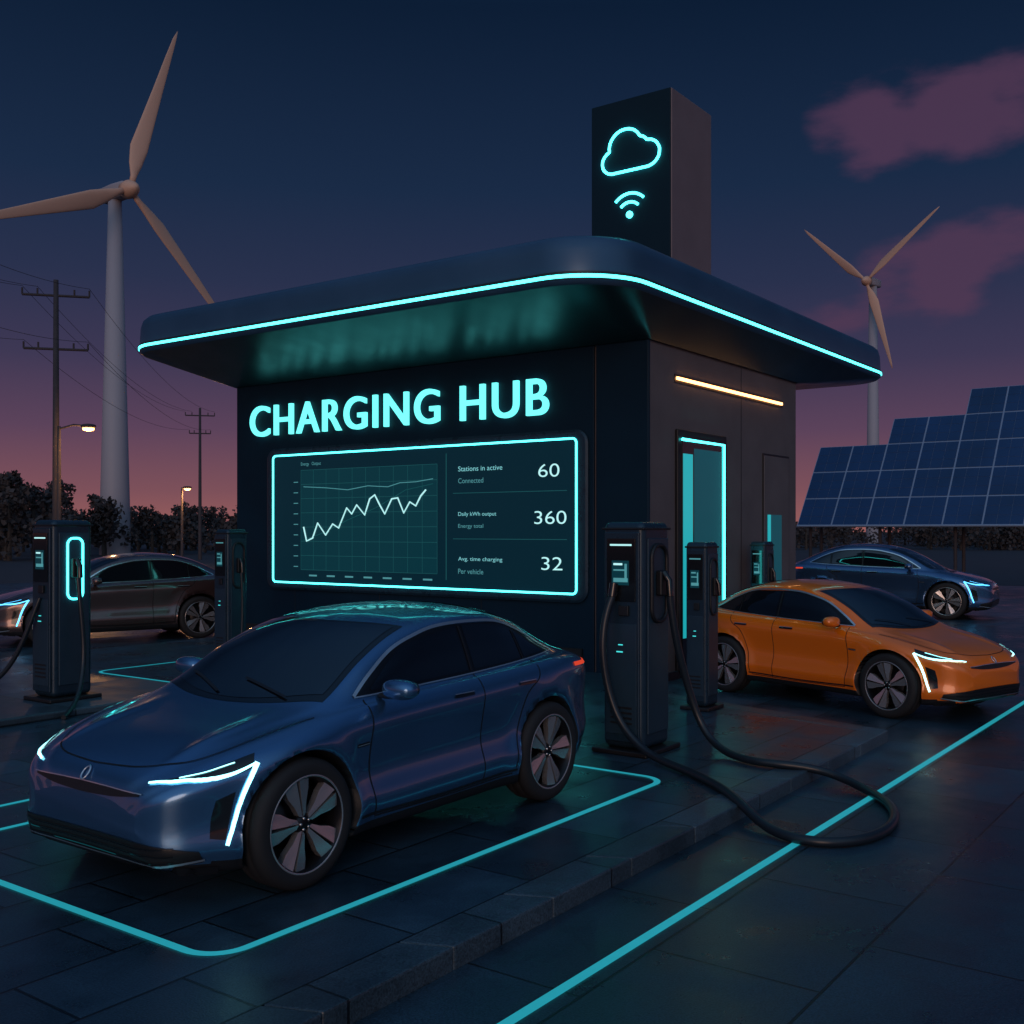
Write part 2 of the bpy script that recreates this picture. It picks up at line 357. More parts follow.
for num,pa,pb,ya,yb_ in (('60',542,563,464,477),('360',538,570,511,524),('32',545,566,557,570)):
    front_text('readout_value',num,sx-0.004,Yof(pa),Yof(pb),Zof(555,yb_),Zof(555,ya),M['white'],B,bold=-0.008)
for a,b,y1_,y2_ in (('Stations in active','Connected',466,476),('Daily kWh output','Energy total',512,522),('Avg. time charging','Per vehicle',557,567)):
    front_text('label',a,sx-0.003,Yof(462),Yof(506) if a[0]!='D' else Yof(500),Zof(480,y1_+5)-0.0,Zof(480,y1_),M['uitext'],B)
    front_text('label',b,sx-0.003,Yof(462),Yof(487),Zof(480,y2_+7),Zof(480,y2_+2),M['uitext2'],B)
yw=Y0+0.02
box('wall_led_strip',(15.03,yw-0.04,4.550),(19.3,yw-0.004,4.595),M['amber'],parent=B)
box('led_channel',(14.98,yw-0.012,4.51),(19.35,yw-0.002,4.635),M['black'],parent=B)
def rq(name,xa,xb,za,zb,dy,m,bev=0): return box(name,(xa,yw-dy,za),(xb,yw-0.002,zb),m,bevel=bev,parent=B)
rq('door_frame',15.0,16.78,-0.05,3.78,0.06,M['black'],0.02)
rq('door_leaf',15.12,16.66,-0.02,3.66,0.075,M['gloss'])
rq('door_glass',15.14,15.46,0.5,3.4,0.085,M['cyanwin'])
rq('door_glass_inner',15.52,16.5,0.2,3.5,0.080,M['doorglow'])
tube('door_led',[(15.10,yw-0.085,3.62),(16.62,yw-0.085,3.62),(16.62,yw-0.085,0.0)],0.022,M['led'],parent=B)
rq('service_panel',18.42,19.68,0.3,3.6,0.02,M['black'],0.01)
rq('service_panel_door',18.46,19.64,0.34,3.56,0.03,M['wallR'],0.01)
rq('service_window',18.6,19.25,1.2,2.48,0.04,M['doorglow'])
rq('service_window_light',18.6,18.72,1.2,2.48,0.046,M['cyanwin'])
rq('wall_seam',17.49,17.51,0,ZT-0.03,0.004,M['black'])
rq('wall_base_trim',16.9,20.0,-0.1,0.3,0.03,M['black'])
cx0,cx1,cy0,cy1=11.98,24.4,7.18,17.95
def cl(ins,z,r=1.05): return [(x,y,z) for x,y in rrect(cx0+ins,cx1-ins,cy0+ins,cy1-ins,max(0.05,r-ins*0.6),14)]
wl=[(x,y,ZT-0.02) for x,y in rrect(X0-0.06,X1+0.05,Y0-0.03,Y1+0.05,0.08,14)]
def lp(a,b,t): return [tuple(a_*(1-t)+b_*t for a_,b_ in zip(p,q)) for p,q in zip(a,b)]
e0=cl(0.05,5.50)
loft('canopy_soffit',[wl,lp(wl,e0,0.35),lp(wl,e0,0.93),e0],M['soffit'],parent=B,capb=False,capt=False)
loft('canopy_fascia',[cl(0.05,5.501),cl(0.0,5.54),cl(0.0,5.70),cl(0.015,5.98),cl(0.05,6.11),cl(0.12,6.18),cl(0.25,6.21),cl(0.6,6.22)],M['canopy'],parent=B,capb=False)
loft('canopy_led',[cl(-0.004,5.585),cl(-0.022,5.590),cl(-0.022,5.63),cl(-0.004,5.635)],M['led'],parent=B,capb=False,capt=False,smooth=False)
loft('canopy_groove',[cl(-0.001,5.565),cl(-0.006,5.568),cl(-0.006,5.67),cl(-0.001,5.674)],M['black'],parent=B,capb=False,capt=False,smooth=False)
TX0,TX1,TY0,TY1,TZ=14.98,16.4,7.8,9.26,9.12
box('sign_tower',(TX0,TY0,6.1),(TX1,TY1,TZ),mat('tower_metal',(0.22,0.16,0.17),rough=0.55,metal=0.1,noise=0.15,nscale=2),bevel=0.02,parent=B)
box('tower_face',(TX0-0.03,TY0+0.01,6.15),(TX0-0.001,TY1-0.01,TZ-0.01),M['towerface'],bevel=0.01,parent=B)
cyc,czc=(TY0+TY1)/2,8.26
circ=[(-.30,-.14,.20),(-.08,.10,.29),(.14,.02,.2),(.31,-.11,.23),(0,-.14,.2)]
pts=[]
for i in range(140):
    a=2*math.pi*i/140; ox,oz=0,-0.08; r=0.05
    while True:
        x=ox+math.cos(a)*r; z=oz+math.sin(a)*r
        if any((x-c[0])**2+(z-c[1])**2<c[2]**2 for c in circ) or (-.30<x<.31 and -.34<z<-.05): r+=0.004
        else: break
    pts.append((TX0-0.05,cyc-x*1.0,czc+z*.92))
tube('cloud_icon',pts,0.022,M['led'],parent=B,cyclic=True)
for r in (0.36,0.22):
    tube('wifi_arc',[(TX0-0.05,cyc-r*math.sin(a),7.22+r*math.cos(a)) for a in np.linspace(-0.78,0.78,16)],0.022,M['led'],parent=B)
Vd,Fd=lathe([(0.0,-0.03),(0.055,-0.025),(0.055,0.02),(0,0.02)],20); 
o=mobj('wifi_dot',[(TX0-0.04+z*0.8,cyc+x,7.24+y) for x,y,z in Vd],Fd,M['led'],parent=B)

# =================== CHARGERS
def charger(loc,scale=1.0,loop=False,dim=False,rz=0):
    R=empty('ev_charger',loc,rz,scale)
    box('plinth',(-.36,-.31,0),(.36,.31,.05),M['black'],bevel=.015,parent=R)
    box('body',(-.275,-.23,.05),(.275,.23,2.28),M['charger'],bevel=.07,parent=R,seg=6)
    box('front_fascia',(-.30,-.195,.12),(-.27,.195,2.18),M['charger'],bevel=.012,parent=R)
    box('front_lower_panel',(-.308,-.17,.2),(-.298,.17,1.28),M['charger2'],bevel=.004,parent=R)
    box('display_bezel',(-.312,-.16,1.5),(-.299,.16,2.12),M['gloss'],bevel=.005,parent=R)
    box('display',(-.316,-.09,1.66),(-.311,.10,1.90),M['screen2'],parent=R)
    box('status_light',(-.318,-.12,2.045),(-.311,.12,2.062),M['uitext2'] if dim else M['white'],parent=R)
    for i,(a,b) in enumerate(((1.855,1.875),(1.80,1.815),(1.69,1.73))):
        box('display_text',(-.319,-.02-.03*i,a),(-.3165,.08,b),M['uitext2'] if (i or dim) else M['white'],parent=R)
    box('display_text',(-.319,-.07,1.70),(-.3165,-.045,1.87),M['uitext2'],parent=R)
    box('card_reader',(-.33,-.09,1.36),(-.30,.02,1.46),M['black'],bevel=.008,parent=R)
    for k in range(4): box('vent_slot',(-.312,-.12,.30+k*.05),(-.3075,.12,.32+k*.05),M['black'],parent=R)
    box('indicator',(-.312,-.02,1.0),(-.3075,.05,1.012),M['ledsoft'],parent=R)
    box('indicator',(-.312,-.02,1.07),(-.3075,.03,1.08),M['ledsoft'],parent=R)
    box('top_cap',(-.285,-.24,2.2),(.285,.24,2.225),M['black'],bevel=.01,parent=R)
    box('side_panel',(-.20,-.245,.2),(.22,-.225,2.12),M['charger2'],bevel=.01,parent=R)
    fr=[(x,-.255,z) for x,z in (rrect(-.09,.12,1.28,2.05,.08,8) if loop else rrect(-.15,.16,1.3,2.05,.13,8))]
    tube('holster_frame',fr,.013 if loop else .022,M['led'] if loop else M['black'],parent=R,cyclic=True)
    box('holster',(-.05,-.31,1.55),(.08,-.24,1.8),M['black'],bevel=.02,parent=R)
    tube('connector',[(.01,-.30,1.78),(.01,-.36,1.70),(.01,-.37,1.55)],.034,M['gloss'],parent=R)
    return R
C1=charger((9.42,5.30,0))
cab=[(9.07,5.38,1.60),(9.0,5.42,1.45),(8.93,5.45,1.15),(8.95,5.42,0.75),(8.98,5.3,0.35),(8.98,5.0,0.06),(8.75,4.5,0.04),(8.35,3.95,0.045),(8.0,3.6,0.035),(7.75,3.3,-0.07),(7.55,2.95,-0.08),(7.7,2.6,-0.08),(8.25,2.45,-0.08),(8.95,2.62,-0.08),(9.45,3.05,-0.08),(9.6,3.45,0.0),(9.4,3.75,0.05),(9.35,4.1,0.04),(9.65,4.55,0.05),(9.75,4.8,0.25),(9.62,4.9,0.75),(9.45,4.93,1.2),(9.41,4.95,1.55)]
tube('charging_cable',[(a-9.40,b-5.32,c) for a,b,c in cab],0.038,M['cable'],parent=C1,smooth=True,res=6)
tube('cable_plug',[(-.34,.06,1.68),(-.36,.07,1.55)],.045,M['gloss'],parent=C1)
C2=charger((7.55,12.45,0.09),0.98,loop=True)
tube('charging_cable',[(-.02,-.37,1.55),(-.02,-.42,1.2),(.05,-.42,.7),(-.05,-.5,.2),(-.3,-.75,.0),(-.6,-1.0,-.06)],.03,M['cable'],parent=C2,smooth=True)
tube('charging_cable_2',[(-.31,.0,1.3),(-.42,.1,.9),(-.5,.3,.3),(-.8,.8,0.02),(-1.6,1.3,-.06)],.03,M['cable'],parent=C2,smooth=True)
C3=charger(P(231,17.6,0),(0.74,0.74,0.97),dim=True)
tube('charging_cable',[(-.02,-.37,1.55),(-.02,-.42,1.2),(.0,-.42,.5),(-.2,-.5,.1)],.028,M['cable'],parent=C3,smooth=True)
C4=charger(P(702,13.2,0),(0.62,0.62,0.90),dim=True)
C5=charger(P(762,18.6,-0.12),(0.70,0.62,0.93),dim=True)

# =================== CARS
def pchip(xs,ys,xq):
    xs=np.array(xs,float); ys=np.array(ys,float); h=np.diff(xs); dl=np.diff(ys)/h; n=len(xs); d=np.zeros(n)
    for i in range(1,n-1):
        if dl[i-1]*dl[i]>0:
            w1=2*h[i]+h[i-1]; w2=h[i]+2*h[i-1]; d[i]=(w1+w2)/(w1/dl[i-1]+w2/dl[i])
    d[0]=dl[0]; d[-1]=dl[-1]
    xq=np.clip(np.array(xq,float),xs[0],xs[-1]); k=np.clip(np.searchsorted(xs,xq,side='right')-1,0,n-2)
    t=(xq-xs[k])/h[k]
    return (2*t**3-3*t**2+1)*ys[k]+(t**3-2*t**2+t)*h[k]*d[k]+(-2*t**3+3*t**2)*ys[k+1]+(t**3-t**2)*h[k]*d[k+1]
T=[# x, zb, zs, w, yb, wr, zr, zt
(0.00,.42,.57,.50,.40,.30,.61,.63),
(0.03,.30,.665,.61,.51,.38,.71,.725),
(0.10,.24,.73,.71,.60,.45,.78,.795),
(0.25,.22,.795,.82,.69,.51,.842,.858),
(0.45,.20,.865,.893,.75,.57,.903,.915),
(0.80,.20,.95,.945,.80,.64,.975,.988),
(1.06,.20,.995,.955,.83,.72,1.035,1.06),
(1.26,.20,1.02,.962,.845,.75,1.10,1.175),
(1.62,.20,1.05,.968,.858,.725,1.295,1.385),
(1.98,.20,1.07,.972,.862,.695,1.435,1.53),
(2.26,.20,1.08,.972,.862,.68,1.495,1.59),
(2.70,.20,1.095,.968,.855,.665,1.53,1.62),
(3.10,.20,1.11,.965,.845,.65,1.51,1.60),
(3.50,.20,1.13,.955,.82,.62,1.425,1.515),
(3.85,.21,1.145,.935,.785,.58,1.295,1.375),
(4.10,.24,1.14,.90,.74,.54,1.205,1.25),
(4.28,.30,1.10,.84,.68,.47,1.15,1.18),
(4.38,.38,1.03,.75,.60,.40,1.075,1.10),
(4.43,.5,.88,.6,.45,.3,.93,.96)]
T=np.array(T)
WX=(0.87,3.54); WR=0.40; AR=0.450
xs=np.concatenate([0.25*(np.linspace(0,1,16)**2)[:-1],np.linspace(0.25,4.2,150)[:-1],4.2+0.23*(1-(1-np.linspace(0,1,12))**2)])
cols=[pchip(T[:,0],T[:,i],xs) for i in range(8)]
def section(i):
    x,zb,zs,wd,yb,wr,zr,zt=[c[i] for c in cols]; h=zs-zb
    q=max(0,min(1,(x-.9)/.7))*max(0,min(1,(4.0-x)/.6))
    pts=[(0,zb),(.75*wd,zb),(.925*wd,zb+.02*h),(.968*wd,zb+.13*h),(.998*wd,zb+.27*h),((.978-.022*q)*wd,zb+.50*h),(.995*wd,zb+.84*h),(.955*wd,zb+.955*h),
         (.5*(.955*wd+yb),zs-.004),(yb,zs+.012),(yb*.45+wr*.55+.01,zs+(zr-zs)*.56),(wr,zr),(wr*.88,zr+(zt-zr)*.36),(wr*.55,zr+(zt-zr)*.78),(wr*.25,zr+(zt-zr)*.955),(0,zt)]
    return pts
kk=5; npt=len(section(0)); tq=np.linspace(0,npt-1,(npt-1)*kk+1)
rows=[]
for i in range(len(xs)):
    s=np.array(section(i)); y=pchip(range(npt),s[:,0],tq); z=pchip(range(npt),s[:,1],tq)
    x=xs[i]
    for wx in WX:
        r=np.sqrt((x-wx)**2+(z-WR)**2); y=y+np.where(y>0.4,0.026*np.exp(-((r-.47)/.09)**2),0)
    if 0.1<x<1.06: z=z+0.016*np.exp(-((y-.52)/.045)**2)*np.where(z>.6,1,0)*math.sin(math.pi*(x-.1)/.96)
    rows.append(np.stack([np.full_like(y,x),y,z],1))
G=np.array(rows); nu,nv=G.shape[:2]
full=[np.concatenate([G[i],(G[i][1:-1]*np.array([1,-1,1]))[::-1]]) for i in range(nu)]
nf=full[0].shape[0]
Vb=np.concatenate(full); Fb=[]
for i in range(nu-1):
    for j in range(nf):
        k=(j+1)%nf; Fb.append((i*nf+j,(i+1)*nf+j,(i+1)*nf+k,i*nf+k))
Fb.append(tuple(range(nf))); Fb.append(tuple((nu-1)*nf+j for j in range(nf))[::-1])
BV=BVHTree.FromPolygons([Vector(v) for v in Vb],Fb)
def rr_(x,z,wx): return math.hypot(x-wx,z-WR)
keep=[]
for f in Fb:
    if len(f)>4: keep.append(f); continue
    c=Vb[list(f)].mean(0)
    cut=any(rr_(c[0],c[2],wx)<AR for wx in WX) and abs(c[1])>0.5
    if not cut: keep.append(f)
Vc=Vb.copy()
from collections import Counter
ec=Counter()
for f in keep:
    for a,b in zip(f,f[1:]+f[:1]): ec[(min(a,b),max(a,b))]+=1
bedges=[e for e,c in ec.items() if c==1]
bset=set(v for e in bedges for v in e)
for vi in bset:
    x,y,z=Vc[vi]
    if abs(y)<0.72: continue
    for wx in WX:
        r=rr_(x,z,wx)
        if 0.3<r<0.6 and z>0.2:
            Vc[vi]=(wx+(x-wx)*AR/r,y,WR+(z-WR)*AR/r)
Vl=[tuple(v) for v in Vc]; mi=[]
for f in keep:
    c=Vc[list(f)].mean(0); mi.append(1 if (c[2]<0.285 and 0.12<c[0]<4.25) else 0)
for a,b in bedges:
    va,vb=Vl[a],Vl[b]
    if abs(va[1])<0.72 or abs(vb[1])<0.72: continue
    sgn=1 if va[1]>0 else -1
    n0=len(Vl); Vl+=[(va[0],sgn*0.55,va[2]),(vb[0],sgn*0.55,vb[2])]
    keep.append((a,b,n0+1,n0)); mi.append(1)
bodydata=(Vl,keep,mi)

class Acc:
    def __init__(s): s.V=[];s.F=[];s.m=[];s.sm=[]
    def add(s,V,F,m,sm=True):
        n=len(s.V); s.V+= [tuple(v) for v in V]; s.F+=[tuple(n+i for i in f) for f in F]; s.m+=[m]*len(F); s.sm+=[sm]*len(F)
def resample(pts,step=0.02,smooth=True):
    P_=np.array(pts,float)
    if len(P_)<3: smooth=False
    t=np.concatenate([[0],np.cumsum(np.linalg.norm(np.diff(P_,axis=0),axis=1))]); n=max(2,int(t[-1]/step)+1); q=np.linspace(0,t[-1],n)
    if smooth:
        out_=[]
        for a in q:
            k=min(max(int(np.searchsorted(t,a,side='right'))-1,0),len(P_)-2); u=(a-t[k])/(t[k+1]-t[k])
            p0=P_[max(k-1,0)];p1=P_[k];p2=P_[k+1];p3=P_[min(k+2,len(P_)-1)]
            out_.append(0.5*((2*p1)+(-p0+p2)*u+(2*p0-5*p1+4*p2-p3)*u*u+(-p0+3*p1-3*p2+p3)*u**3))
        return np.array(out_)
    return np.stack([np.interp(q,t,P_[:,i]) for i in range(P_.shape[1])],1)
def snap(p,off):
    loc,nor,i,d=BV.find_nearest(Vector(p))
    if nor.dot(loc-Vector((min(max(loc.x,1.0),3.4),0,0.7)))<0: nor=-nor
    return loc+nor*off,nor
def side(x,z,off):
    h=BV.ray_cast(Vector((x,2,z)),Vector((0,-1,0)))
    if h[0] is None: return snap((x,0.9,z),off)
    nor=h[1] if h[1].y>0 else -h[1]
    return h[0]+nor*off,nor
def topp(x,y,off):
    h=BV.ray_cast(Vector((x,y,3)),Vector((0,0,-1)))
    nor=h[1] if h[1].z>0 else -h[1]
    return h[0]+nor*off,nor
def front(y,z,off):
    h=BV.ray_cast(Vector((-1,y,z)),Vector((1,0,0)))
    if h[0] is None: return snap((0.1,y,z),off)
    nor=h[1] if h[1].x<0 else -h[1]
    return h[0]+nor*off,nor
def ribbon(acc,pn,width,m,mirror=True):
    V=[]; n=len(pn)
    for i,(p,nr) in enumerate(pn):
        a=pn[max(i-1,0)][0]; b=pn[min(i+1,n-1)][0]; t=(b-a).normalized(); s=nr.cross(t).normalized()*(width if not callable(width) else width(i/(n-1)))/2
        V+=[p+s,p-s]
    Fc=[(2*i,2*i+1,2*i+3,2*i+2) for i in range(n-1)]
    acc.add([v[:] for v in V],Fc,m)
    if mirror: acc.add([(v.x,-v.y,v.z) for v in V],[f[::-1] for f in Fc],m)
def sideline(acc,pts,width,m,off=0.002,smooth=True): ribbon(acc,[side(x,z,off) for x,z in resample(pts,0.03,smooth)],width,m)
def line3(acc,pts,width,m,off=0.004,smooth=True,mirror=True): ribbon(acc,[snap(p,off) for p in resample(pts,0.015,smooth)],width,m,mirror)
def frontline(acc,pts,width,m,off=0.004,smooth=True,mirror=True): ribbon(acc,[front(y,z,off) for y,z in resample(pts,0.015,smooth)],width,m,mirror)
def grid(acc,pa,pb,fn,n,k,m,mirror=True):
    A=np.array(pa,float); Bq=np.array(pb,float)
    def rs(Q,n):
        t=np.linspace(0,len(Q)-1,n); return np.stack([pchip(range(len(Q)),Q[:,i],t) if len(Q)>2 else np.interp(t,range(len(Q)),Q[:,i]) for i in range(Q.shape[1])],1)
    A=rs(A,n);Bq=rs(Bq,n); V=[]
    for i in range(n):
        for j in range(k):
            q=A[i]*(1-j/(k-1))+Bq[i]*(j/(k-1)); V.append(fn(q)[:])
    Fc=[(i*k+j,(i+1)*k+j,(i+1)*k+j+1,i*k+j+1) for i in range(n-1) for j in range(k-1)]
    acc.add(V,Fc,m)
    if mirror: acc.add([(v[0],-v[1],v[2]) for v in V],[f[::-1] for f in Fc],m)

A=Acc()  # 0 glass 1 gloss 2 chrome 3 head 4 tail 5 black 6 paint 7 seam
sf=lambda off:(lambda q:side(q[0],q[1],off)[0]); nf_=lambda off:(lambda q:snap(q,off)[0]); ff=lambda off:(lambda q:front(q[0],q[1],off)[0])
grid(A,[(1.42,1.09),(2.0,1.105),(2.7,1.125),(3.4,1.155),(3.86,1.185)],[(1.42,1.095),(1.82,1.335),(2.42,1.485),(3.2,1.465),(3.86,1.19)],sf(.002),70,16,1)
grid(A,[(1.58,1.12),(2.1,1.13),(2.62,1.145)],[(1.58,1.135),(2.0,1.37),(2.62,1.47)],sf(.005),40,14,0)
grid(A,[(2.70,1.148),(3.0,1.155),(3.34,1.17)],[(2.70,1.473),(3.0,1.458),(3.34,1.385)],sf(.005),30,14,0)
grid(A,[(3.39,1.172),(3.55,1.18),(3.74,1.19)],[(3.39,1.37),(3.55,1.30),(3.74,1.2)],sf(.005),16,8,0)
sideline(A,[(1.42,1.095),(1.62,1.225),(1.87,1.36),(2.14,1.44),(2.42,1.487),(2.8,1.495),(3.2,1.465),(3.55,1.35),(3.86,1.19)],.024,2,off=.007)
sideline(A,[(1.42,1.088),(2.0,1.103),(2.7,1.123),(3.4,1.153),(3.86,1.183)],.010,2,off=.005)
sideline(A,[(2.655,1.14),(2.66,1.47)],.022,5,off=.006); sideline(A,[(3.365,1.16),(3.365,1.385)],.018,5,off=.006)
def ws(acc,x0a,x0c,y0,x1a,x1c,y1,off,m):
    n,k=40,24; V=[]
    for i in range(n):
        a=-1+2*i/(n-1)
        for j in range(k):
            b=j/(k-1); y=a*(y0*(1-b)+y1*b); x=(x0a+x0c*a*a)*(1-b)+(x1a+x1c*a*a)*b
            V.append(topp(x,y,off)[0][:])
    acc.add(V,[(i*k+j,(i+1)*k+j,(i+1)*k+j+1,i*k+j+1) for i in range(n-1) for j in range(k-1)],m)
ws(A,1.02,.19,.75,1.97,.16,.63,.003,1)
ws(A,1.07,.19,.705,1.93,.14,.595,.006,0)
ws(A,3.12,.05,.57,4.08,-.12,.50,.003,1)
ws(A,3.17,.05,.53,4.02,-.12,.45,.006,0)
for y0,y1 in ((0.1,0.58),(-0.5,-0.02)):
    ribbon(A,[topp(1.09+0.1*abs(y)+0.03*k_,y,.018) for k_,y in enumerate(np.linspace(y0,y1,6))],.02,5,False)
seam=7
sideline(A,[(1.49,.32),(1.45,.6),(1.45,.85),(1.49,1.07)],.010,seam)
sideline(A,[(2.66,.31),(2.65,.7),(2.665,1.12)],.010,seam)
sideline(A,[(3.04,.36),(3.08,.60),(3.22,.90),(3.40,1.02),(3.46,1.15)],.010,seam)
sideline(A,[(1.49,.315),(2.3,.305),(3.02,.315)],.010,seam)
sideline(A,[(1.34,.34),(2.2,.325),(3.06,.34)],.02,5,off=.004)
line3(A,[(1.06,.83,1.02),(0.8,.78,.97),(0.45,.71,.90),(0.24,.58,.85),(0.12,.36,.81),(0.08,.0,.80)],.009,seam)
for hx in (2.42,3.22):
    grid(A,[(hx-.11,.985),(hx,.983),(hx+.11,.985)],[(hx-.11,1.005),(hx,1.009),(hx+.11,1.005)],sf(.010),10,3,1)
    sideline(A,[(hx-.11,1.008),(hx+.11,1.008)],.006,2,off=.012)
sideline(A,[(1.32,.80),(1.43,.805)],.022,1,off=.003); sideline(A,[(1.32,.80),(1.43,.805)],.006,2,off=.005)
grid(A,[(-.50,.665),(-.25,.638),(0,.630),(.25,.638),(.50,.665)],[(-.50,.678),(-.25,.686),(0,.690),(.25,.686),(.50,.678)],ff(.005),40,5,5,False)
frontline(A,[(-.52,.678),(-.25,.688),(0,.692),(.25,.688),(.52,.678)],.007,2,off=.009,mirror=False)
grid(A,[(.22,-.82,.285),(.05,-.66,.27),(0,-.4,.262),(0,0,.258),(0,.4,.262),(.05,.66,.27),(.22,.82,.285)],[(.20,-.80,.36),(.04,-.64,.395),(0,-.4,.412),(0,0,.415),(0,.4,.412),(.04,.64,.395),(.20,.80,.36)],nf_(.006),80,10,5,False)
for zq in (.30,.34,.38): line3(A,[(.10,-.70,zq+.005),(0.03,-.5,zq),(0,0,zq),(0.03,.5,zq),(.10,.70,zq+.005)],.007,1,off=.013,mirror=False)
line3(A,[(.22,-.83,.30),(.05,-.68,.275),(0,-.4,.262),(0,0,.258),(0,.4,.262),(.05,.68,.275),(.22,.83,.30)],.014,2,off=.012,mirror=False)
line3(A,[(.30,-.85,.205),(0.1,-.70,.215),(0.02,-.3,.20),(0.02,0,.20),(0.02,.3,.20),(0.1,.70,.215),(.30,.85,.205)],.06,5,off=.006,mirror=False)
grid(A,[(.28,.78,.42),(.28,.79,.52),(.30,.81,.64)],[(.34,.85,.41),(.36,.87,.54),(.39,.88,.68)],nf_(.004),14,6,1)
grid(A,[(.10,.56,.725),(.18,.68,.73),(.32,.83,.755),(.5,.90,.80)],[(.10,.56,.735),(.18,.67,.775),(.32,.79,.83),(.55,.86,.88)],nf_(.004),36,8,1)
line3(A,[(.09,.52,.722),(.15,.64,.728),(.24,.76,.745),(.38,.86,.78),(.52,.90,.825)],lambda t:.014+.012*math.sin(math.pi*min(1,t*1.1)),3,off=.008)
line3(A,[(.17,.67,.765),(.28,.77,.80),(.42,.84,.84)],.008,3,off=.008)
line3(A,[(.53,.905,.83),(.46,.895,.72),(.41,.88,.60),(.375,.865,.47),(.35,.85,.38)],lambda t:.030-.008*t,3,off=.009)
line3(A,[(3.98,.90,1.06),(4.15,.86,1.055),(4.29,.76,1.04),(4.37,.55,1.02),(4.40,.3,1.01),(4.40,0,1.01)],.035,4,off=.006)
grid(A,[(4.36,-.5,.35),(4.4,0,.33),(4.36,.5,.35)],[(4.36,-.5,.5),(4.4,0,.5),(4.36,.5,.5)],nf_(.005),20,5,5,False)
loc0,nr0=snap((0.02,0,.745),.006)
ev,ef=[],[]
for i in range(28):
    a=2*math.pi*i/28
    for j in range(6):
        b=2*math.pi*j/6; r=.034+.006*math.cos(b); ev.append((loc0.x-.010+.006*math.sin(b)+.8*r*math.sin(a)+.002, r*math.cos(a)*.8, loc0.z+r*math.sin(a)))
for i in range(28):
    for j in range(6): ef.append((i*6+j,((i+1)%28)*6+j,((i+1)%28)*6+(j+1)%6,i*6+(j+1)%6))
A.add(ev,ef,2)
def ell(c,r,n=16,m_=12,taper=0.0):
    V=[];Fc=[]
    for i in range(m_+1):
        ph=math.pi*i/m_-math.pi/2
        for j in range(n):
            th=2*math.pi*j/n
            e=lambda q,p:math.copysign(abs(q)**p,q)
            x=e(math.cos(ph),.8)*e(math.cos(th),.8); y=e(math.cos(ph),.8)*e(math.sin(th),.8); z=e(math.sin(ph),.8)
            V.append((c[0]+r[0]*x*(1+taper*y),c[1]+r[1]*y,c[2]+r[2]*z*(1+taper*y)))
    for i in range(m_):
        for j in range(n): Fc.append((i*n+j,i*n+(j+1)%n,(i+1)*n+(j+1)%n,(i+1)*n+j))
    return V,Fc
for sg in (1,-1):
    V_,F_=ell((1.62,sg*1.04,1.14),(.08,.13,.068)); A.add(V_,F_,6)
    V_,F_=ell((1.64,sg*.93,1.085),(.03,.09,.02)); A.add(V_,F_,5)
    V_,F_=ell((1.68,sg*1.04,1.14),(.028,.112,.056)); A.add(V_,F_,0)
M['seam']=mat('panel_gap',(0.004,0.004,0.005),rough=0.7)
A.add([(0.35,-.5,.22),(4.1,-.5,.22),(4.1,.5,.22),(.35,.5,.22),(0.35,-.5,.75),(4.1,-.5,.75),(4.1,.5,.75),(.35,.5,.75)],BF,5,False)

# wheel
Wl=Acc() # 0 rubber 1 rim 2 dark 3 black
V_,F_=lathe([(.285,-.115),(.305,-.125),(.35,-.128),(.385,-.115),(.399,-.085),(.40,-.05),(.394,-.045),(.394,-.035),(.40,-.03),(.40,.03),(.394,.035),(.394,.045),(.40,.05),(.399,.085),(.385,.115),(.35,.128),(.305,.125),(.285,.115)],64,'y'); Wl.add(V_,F_,0)
V_,F_=lathe([(.304,-.122),(.298,-.127),(.290,-.122)],64,'y'); Wl.add(V_,F_,1)
V_,F_=lathe([(.290,-.122),(.276,-.10),(.262,-.03),(.26,.11),(.285,.115)],64,'y'); Wl.add(V_,F_,2)
V_,F_=lathe([(0,.05),(.25,.05),(.262,.05)],40,'y'); Wl.add(V_,F_,3)
V_,F_=lathe([(0,.0),(.17,.0),(.175,.01),(.17,.03),(0,.03)],40,'y'); Wl.add(V_,F_,2)
V_,F_=lathe([(0,-.100),(.03,-.100),(.045,-.092),(.06,-.08),(.065,-.04),(.0,-.04)],28,'y'); Wl.add(V_,F_,2)
def prism(poly,rot,y0f,y1):
    V=[];n=len(poly)
    for r,t in poly:
        a=rot; V.append((r*math.cos(a)-t*math.sin(a),y0f(r,t),r*math.sin(a)+t*math.cos(a)))
    for r,t in poly:
        a=rot; V.append((r*math.cos(a)-t*math.sin(a),y1,r*math.sin(a)+t*math.cos(a)))
    return V,[tuple(range(n)),tuple(range(n,2*n))[::-1]]+[(i,i+n,(i+1)%n+n,(i+1)%n) for i in range(n)]
for k in range(5):
    a=2*math.pi*k/5+0.3
    for sg in (1,-1):
        poly=[(.045,sg*.004),(.06,sg*.028),(.13,sg*.050),(.20,sg*.085),(.268,sg*.100),(.286,sg*.060),(.287,sg*.012),(.15,sg*.007)]
        V_,F_=prism(poly,a,lambda r,t:-(.088+.026*min(1,r/.27)-.20*max(0,abs(t)-.012)*.9),-.05); Wl.add(V_,F_,1,False)
    V_,F_=lathe([(0,-.104),(.008,-.104),(.009,-.09)],8,'y'); Wl.add([(x+.035*math.cos(a),y,z+.035*math.sin(a)) for x,y,z in V_],F_,1)

